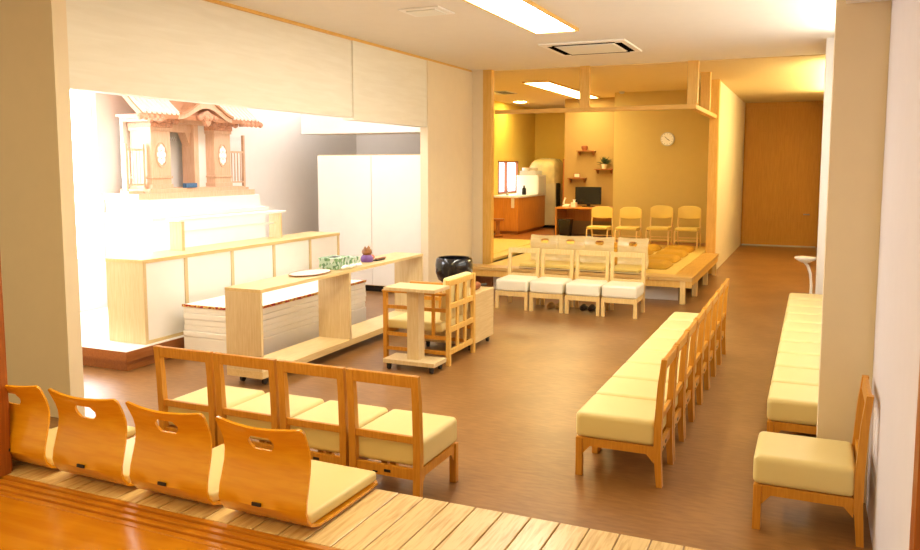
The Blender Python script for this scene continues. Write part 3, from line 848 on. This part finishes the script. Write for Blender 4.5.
# ------------------------------------------------------------------ white cupboard by the pier
t = thing('cupboard', 'tall white two door cupboard against the end of the altar room', 'cupboard')
box('body', M['palewood_lit'], (-6.84, -5.0, 10.22, 10.72, .09, 2.01), t, bev=.004)
box('door', M['white'], (-6.83, -5.915, 10.195, 10.219, .10, 2.0), t, bev=.003)
box('door', M['white'], (-5.905, -5.005, 10.195, 10.219, .10, 2.0), t, bev=.003)
box('plinth', M['black'], (-6.80, -5.02, 10.24, 10.70, 0.0, .09), t)

# white table near right wall
t = thing('side_table', 'white round topped side table with curved leg by the right wall', 'table', (-.075, 10.75, 0))
MB().lathe([(.001, .66), (.05, .66), (.12, .70), (.128, .715), (.122, .725), (.001, .725)], (0, 0, 0), 28).build('top', M['white'], t, True)
m = MB().tube([(-.02, 0, .68), (.03, 0, .62), (.065, 0, .52), (.08, 0, .38), (.078, 0, .22), (.05, 0, .10), (.0, 0, .02)], [.018, .018, .017, .017, .017, .018, .02])
m.build('leg', M['white'], t, True)
MB().lathe([(.11, 0), (.115, .01), (.06, .02), (.001, .025)], (0, 0, 0), 24).build('foot', M['white'], t, True)

# ------------------------------------------------------------------ kitchen corner
t = thing('kitchen_counter', 'orange wooden kitchen counter with white worktop in the far corner', 'counter', (0, 0, DZ))
box('body', M['counter'], (-6.59, -5.90, 16.52, 18.40, .06, .79), t)
box('kick_board', M['redwood'], (-6.59, -5.93, 16.56, 18.38, 0, .06), t)
box('worktop', M['white'], (-6.595, -5.87, 16.48, 18.42, .79, .83), t, bev=.004)
box('front_panel', M['counter'], (-6.52, -6.24, 16.512, 16.521, .09, .76), t)
box('front_panel', M['counter'], (-6.22, -5.94, 16.512, 16.521, .09, .76), t)
WZ = DZ + .831
t = thing('microwave', 'boxy white appliance standing on the kitchen worktop', 'microwave', (-6.13, 17.95, WZ))
box('body', M['white'], (-.24, .29, -.25, .35, 0, .44), t, bev=.01)
box('door', M['offwhite'], (.29, .30, -.23, .20, .04, .40), t, bev=.003)
t = thing('dish_rack', 'pile of pale bowls in a rack on top of the white appliance', 'dish rack', (-6.12, 18.0, WZ + .441))
m = MB()
for k in range(4): m.box(-.2, .2, -.22 + .14 * k, -.20 + .14 * k, 0, .10)
m.box(-.2, .2, -.23, .24, 0, .015); m.build('rack', M['metalgrey'], t)
for i, (x, y) in enumerate(((-.08, -.1), (.06, .02), (-.04, .13))):
    MB().lathe([(.001, .016), (.04, .016), (.09, .09), (.10, .17), (.09, .17), (.05, .05), (.001, .04)], (x, y, 0), 18).build('bowl', M['pot'], t, True)
t = thing('faucet', 'thin metal tap arching over the worktop below the window', 'tap', (-6.28, 16.86, WZ))
MB().tube([(0, 0, 0), (0, 0, .16), (.02, 0, .2), (.06, 0, .21), (.10, 0, .19), (.10, 0, .16)], .011).build('spout', M['steel'], t, True)
MB().lathe([(.001, 0), (.03, 0), (.03, .02), (.018, .03), (.001, .03)], (0, 0, 0), 14).build('base', M['steel'], t, True)
tag(MB().lathe([(.001, 0), (.045, 0), (.05, .02), (.045, .14), (.018, .17), (.018, .21), (.001, .21)], (0, 0, 0), 18).build('dark_bottle', M['black'], None, True, loc=(-6.05, 17.32, WZ)), 'dark bottle beside the white appliance on the worktop', 'bottle')
t = thing('hand_towel', 'small pale towel hanging on the counter front', 'towel', (-6.02, 16.49, DZ + .62))
box('cloth', M['pot'], (-.035, .035, -.008, .012, -.05, .16), t, bev=.006)

t = thing('refrigerator', 'tall ivory refrigerator under a wrinkled plastic cover beside the counter', 'refrigerator', (-5.97, 18.85, DZ))
box('body', M['fridge'], (-.33, .30, -.32, .33, .06, 1.50), t, bev=.015)
box('door', M['fridge'], (-.32, .29, -.35, -.322, .62, 1.49), t, bev=.008)
box('door', M['fridge'], (-.32, .29, -.35, -.322, .07, .61), t, bev=.008)
box('plinth', M['black'], (-.31, .30, -.31, .31, 0, .06), t)
m = MB().box(.302, .312, -.30, .02, .45, 1.16)
for k in range(9): m.box(.312, .324, -.29 + .032 * k, -.275 + .032 * k, .46, 1.15)
m.build('side_grille', M['black'], t, label='black slatted panel on the side')
m = MB(); rings = []
random.seed(3)
for z, s in ((1.06, 1.04), (1.25, 1.07), (1.45, 1.06), (1.56, .96), (1.64, .72), (1.67, .25)):
    rg = []
    for k in range(28):
        a = 2 * PI * k / 28
        c, sn = math.cos(a), math.sin(a)
        e = 1 / max(abs(c), abs(sn)) ** .85
        rr = s * (1 + random.uniform(-.03, .03))
        rg.append(Vector((.345 * c * e * rr - .015, .365 * sn * e * rr, z + random.uniform(-.015, .015))))
    rings.append(rg)
m.loft(rings, True); m.build('plastic_cover', M['plastic'], t, True)

t = thing('wooden_stool', 'dark brown pedestal stool at the left of the kitchen counter', 'stool', (-6.12, 15.85, DZ))
MB().lathe([(.001, .33), (.13, .33), (.145, .35), (.14, .375), (.001, .38)], (0, 0, 0), 22).build('seat', M['redwood'], t, True)
MB().lathe([(.05, .0), (.045, .1), (.035, .2), (.05, .33)], (0, 0, 0), 14).build('pedestal', M['redwood'], t, True)
MB().lathe([(.001, 0), (.12, 0), (.12, .02), (.05, .04), (.001, .05)], (0, 0, 0), 20).build('foot', M['redwood'], t, True)

# desk recess
t = thing('desk', 'plain wooden desk set in the tan recess of the rear room', 'desk', (0, 0, DZ))
box('desktop', M['counter'], (-4.99, -3.72, 16.24, 17.04, .59, .62), t, bev=.003)
box('side_panel', M['counter'], (-4.99, -4.96, 16.28, 17.02, 0, .59), t)
box('side_panel', M['counter'], (-3.75, -3.72, 16.28, 17.02, 0, .59), t)
box('back_rail', M['counter'], (-4.96, -3.75, 16.98, 17.01, .30, .59), t)
KZ = DZ + .621
t = thing('monitor', 'black flat computer monitor standing on the desk', 'monitor', (-4.40, 16.72, KZ))
box('bezel', M['black'], (-.28, .28, -.02, .02, .05, .42), t, bev=.006)
box('screen', mat('dark_screen', (8, 9, 12), 0.12, 0.5, var=0.01), (-.262, .262, -.0225, -.0195, .075, .405), t)
box('stand_neck', M['black'], (-.04, .04, .0, .04, .012, .12), t)
box('stand_foot', M['black'], (-.12, .12, -.08, .09, 0, .012), t, bev=.004)
t = thing('telephone', 'white telephone with upright handset at the left of the monitor', 'telephone', (-4.80, 16.45, KZ))
MB().prism([(-.08, 0), (.08, 0), (.08, .06), (-.08, .02)], -.07, .07, 'x').build('base', M['pot'], t)
MB().tube([(-.05, -.02, .06), (-.055, .0, .10), (-.045, .03, .16), (-.035, .05, .19)], [.022, .016, .016, .022]).build('handset', M['pot'], t, True)
t = thing('tissue_box', 'small pale box between telephone and monitor on the desk', 'box', (-4.62, 16.42, KZ))
box('body', M['pot'], (-.05, .05, -.09, .07, 0, .10), t, bev=.006)
MB().lathe([(.03, .10), (.02, .13), (.035, .16), (.001, .15)], (0, 0, 0), 9).build('tissue', M['cloth'], t, True)
t = thing('waste_bin', 'dark waste bin on the floor under the desk', 'bin', (-4.80, 16.42, DZ))
MB().loft([[Vector((sx * a, sy * b, z)) for sx, sy in ((-1, -1), (1, -1), (1, 1), (-1, 1))] for z, a, b in ((0, .10, .10), (.36, .13, .13), (.36, .12, .12), (.02, .09, .09))]).build('body', M['black'], t)
box('rim', M['dark'], (-.135, .135, -.135, -.12, .345, .365), t)

def wall_shelf(x, z, label):
    t = thing('wall_shelf', label, 'shelf', (x, 17.05, z), 0, 'small shelves on the recess wall')
    box('board', M['redwood'], (-.20, .20, -.16, -.002, 0, .024), t, bev=.003)
    for s in (-1, 1):
        MB().prism([(-.13, 0), (-.002, 0), (-.002, -.085), (-.03, -.075), (-.055, -.035), (-.10, -.02)], s * .15 - .014, s * .15 + .014, 'x').build('bracket', M['redwood'], t)
wall_shelf(-4.53, 2.15, 'topmost small brown shelf on the tan recess wall')
wall_shelf(-4.13, 1.76, 'small brown shelf at right on the tan wall, carrying the plant')
wall_shelf(-4.72, 1.565, 'lowest small brown shelf on the tan wall, left above the monitor')
tag(MB().lathe([(.001, 0), (.05, 0), (.065, .04), (.07, .09), (.05, .10), (.045, .08), (.001, .03)], (0, 0, 0), 18).build('clay_pot', M['terracotta'], None, True, loc=(-4.56, 16.96, 2.1745)), 'small brown clay pot on the topmost shelf', 'pot')
t = thing('potted_plant', 'dark leafy plant in a white pot on the right small shelf', 'plant', (-4.13, 16.96, 1.7845))
MB().lathe([(.001, 0), (.045, 0), (.065, .09), (.068, .10), (.058, .10), (.05, .07), (.001, .07)], (0, 0, 0), 18).build('pot', M['pot'], t, True)
m = MB(); random.seed(5)
for k in range(42):
    a = random.uniform(0, 2 * PI); e = random.uniform(.15, 1.3); L = random.uniform(.10, .21)
    d = Vector((math.cos(a) * math.cos(e), math.sin(a) * math.cos(e) * .5, math.sin(e)))
    o = Vector((0, 0, .08)) + d * .03; sd = d.cross(Vector((0, 0, 1))).normalized() * .022
    up = Vector((0, 0, .006))
    v = [o, o + d * L * .5 + sd, o + d * L - Vector((0, 0, .02)), o + d * L * .5 - sd]
    m.loft([v, [p + up for p in v]])
m.build('foliage', M['leaf'], t)
t = thing('photo_frame', 'tiny framed picture standing on the lowest small shelf', 'frame', (-4.72, 16.97, 1.5895))
box('frame', M['redwood'], (-.07, .07, -.01, .01, 0, .10), t, bev=.003)
box('picture', M['pot'], (-.055, .055, -.013, -.009, .015, .085), t)

t = thing('wall_clock', 'round white wall clock on the ochre rear wall', 'clock', (-2.655, 15.998, 2.362))
def disc(r, y0, y1, n=36): return [[Vector((r * math.cos(2 * PI * k / n), y, r * math.sin(2 * PI * k / n))) for k in range(n)] for y in (y0, y1)]
m = MB(); m.loft(disc(.135, -.035, 0)); m.build('case', M['metalgrey'], t, True)
m = MB(); m.loft(disc(.118, -.038, -.034)); f = m.build('face', M['cloth'], t)
m = MB()
for k in range(12):
    a = k * PI / 6
    m.bar((.095 * math.sin(a), -.0395, .095 * math.cos(a)), (.108 * math.sin(a), -.0395, .108 * math.cos(a)), .006, .003, (0, 1, 0))
m.build('hour_mark', M['dark'], f)
m = MB(); m.bar((0, -.041, 0), (.045, -.041, -.03), .010, .003, (0, 1, 0)); m.bar((0, -.042, 0), (-.05, -.042, .05), .007, .003, (0, 1, 0)); m.build('hands', M['dark'], t)

# ------------------------------------------------------------------ ceiling fittings
def ceiling_light(x0, x1, y0, y1, lamp, label, z=CZ):
    t = thing('ceiling_light', label, 'light', ((x0 + x1) / 2, (y0 + y1) / 2, z))
    a, b = (x1 - x0) / 2, (y1 - y0) / 2
    m = MB(); f = .025
    m.box(-a, a, -b, -b + f, -.03, 0); m.box(-a, a, b - f, b, -.03, 0); m.box(-a, -a + f, -b + f, b - f, -.03, 0); m.box(a - f, a, -b + f, b - f, -.03, 0)
    m.build('frame', M['post'], t)
    n = max(1, round((y1 - y0) / 1.25)); L = (2 * b - 2 * f) / n
    for k in range(n):
        box('diffuser', lamp, (-a + f, a - f, -b + f + k * L + .004, -b + f + (k + 1) * L - .004, -.022, -.012), t)
ceiling_light(-2.85, -2.36, 4.7, 8.48, M['lamp'], 'long rectangular ceiling light over the front half of the hall')
ceiling_light(-4.68, -4.20, 13.25, 16.8, M['lampwarm'], 'long slim ceiling light over the rear platform', CZ - .012)
ceiling_light(-6.0, -5.5, 5.2, 9.9, M['fillaltar'], 'added fill light above the altar, unseen behind the hanging panel')  # no lamp visible here; added to brighten the altar

ceiling_light(-2.85, -2.36, 0.9, 4.3, M['filldeck'], 'added unseen fill light above the deck and the nearest chairs')  # unseen lamp added as fill for the near floor and chairs
ceiling_light(-7.5, -7.14, 8.9, 11.8, M['fillaltar'], 'added unseen fill light above the right end of the altar, behind the hanging panel')  # added out of sight to lift the altar wall and niche
ceiling_light(-3.0, -1.6, -1.2, 0.2, M['fillnear'], 'added unseen fill light in the raised room the photo is taken from')  # warm fill added behind the camera for the walls facing it
def fill_wall_light(y0, y1, z, lamp, label):
    t = thing('fill_wall_light', label, 'light', (0.0, (y0 + y1) / 2, z))
    b = (y1 - y0) / 2
    box('back_plate', M['metalgrey'], (.30, .325 if z > 3.02 else .36, -b, b, -.03, .06), t)
    box('diffuser', lamp, (.22, .30, -b + .02, b - .02, -.02, .05), t, bev=.01)
fill_wall_light(6.0, 9.6, 3.05, M['lamp'], 'long added fill light above the added window, unseen behind the beige pillar')  # added behind the pillar to brighten the ceiling, not seen
fill_wall_light(12.2, 17.2, 3.0, M['fillcor'], 'added fill light for the corridor, unseen behind the end of the right wall')  # unseen corridor lamp, added to light the ceiling and end door
t = thing('fill_downlight', 'added small round fill light in the ceiling above the kitchen counter', 'light', (-6.15, 17.3, CZ - .012))  # added to lift the dim kitchen walls
MB().lathe([(.14, -.012), (.17, -.012), (.18, 0), (.14, 0)], (0, 0, 0), 24).build('rim', M['metalgrey'], t, True)
MB().lathe([(.001, -.016), (.138, -.016), (.138, -.0125), (.001, -.0125)], (0, 0, 0), 24).build('diffuser', M['fillkitchen'], t)
t = thing('air_conditioner', 'square white ceiling cassette air conditioner with dark slots', 'air conditioner', (-2.58, 9.85, CZ))
box('panel', M['white'], (-.52, .52, -.52, .52, -.022, 0), t, bev=.01)
box('grille', M['offwhite'], (-.35, .35, -.35, .37, -.030, -.022), t, bev=.012)
m = MB()
for b_ in ((-.38, .38, -.43, -.37), (-.38, .38, .39, .46), (-.45, -.37, -.36, .40), (.37, .45, -.36, .40)):
    MB().box(*b_, -.0245, -.0215).build('air_slot', M['slot'], t)
t = thing('ceiling_vent', 'small square white ceiling vent near the hanging panels', 'vent', (-3.41, 6.95, CZ))
box('frame', M['white'], (-.21, .21, -.19, .19, -.014, 0), t, bev=.006)
box('grille', M['offwhite'], (-.15, .15, -.13, .13, -.024, -.014), t, bev=.004)
t = thing('ceiling_vent', 'dark slotted vent in the rear ceiling near the left post', 'vent', (-5.72, 15.0, CZ - .012))
box('frame', M['metalgrey'], (-.22, .22, -.30, .30, -.014, 0), t, bev=.004)
box('slot', M['dark'], (-.05, .18, -.26, .26, -.018, -.014), t)
t = thing('smoke_detector', 'small round smoke detector on the rear ceiling', 'smoke detector', (-3.52, 15.8, CZ - .012))
MB().lathe([(.001, -.045), (.035, -.043), (.05, -.025), (.055, 0), (.001, 0)], (0, 0, 0), 20).build('dome', M['metalgrey'], t, True)

for o in S.objects:
    if '_u' in o: del o['_u']

# ------------------------------------------------------------------ world and view
w = bpy.data.worlds.new('world'); S.world = w; w.use_nodes = True
bg = w.node_tree.nodes['Background']
bg.inputs['Color'].default_value = lin((255, 230, 176)); bg.inputs['Strength'].default_value = 0.5
S.view_settings.view_transform = 'Standard'; S.view_settings.look = 'None'
S.view_settings.gamma = 1.0; S.view_settings.use_curve_mapping = False
S.view_settings.exposure = 0.5
S.cycles.max_bounces = 8
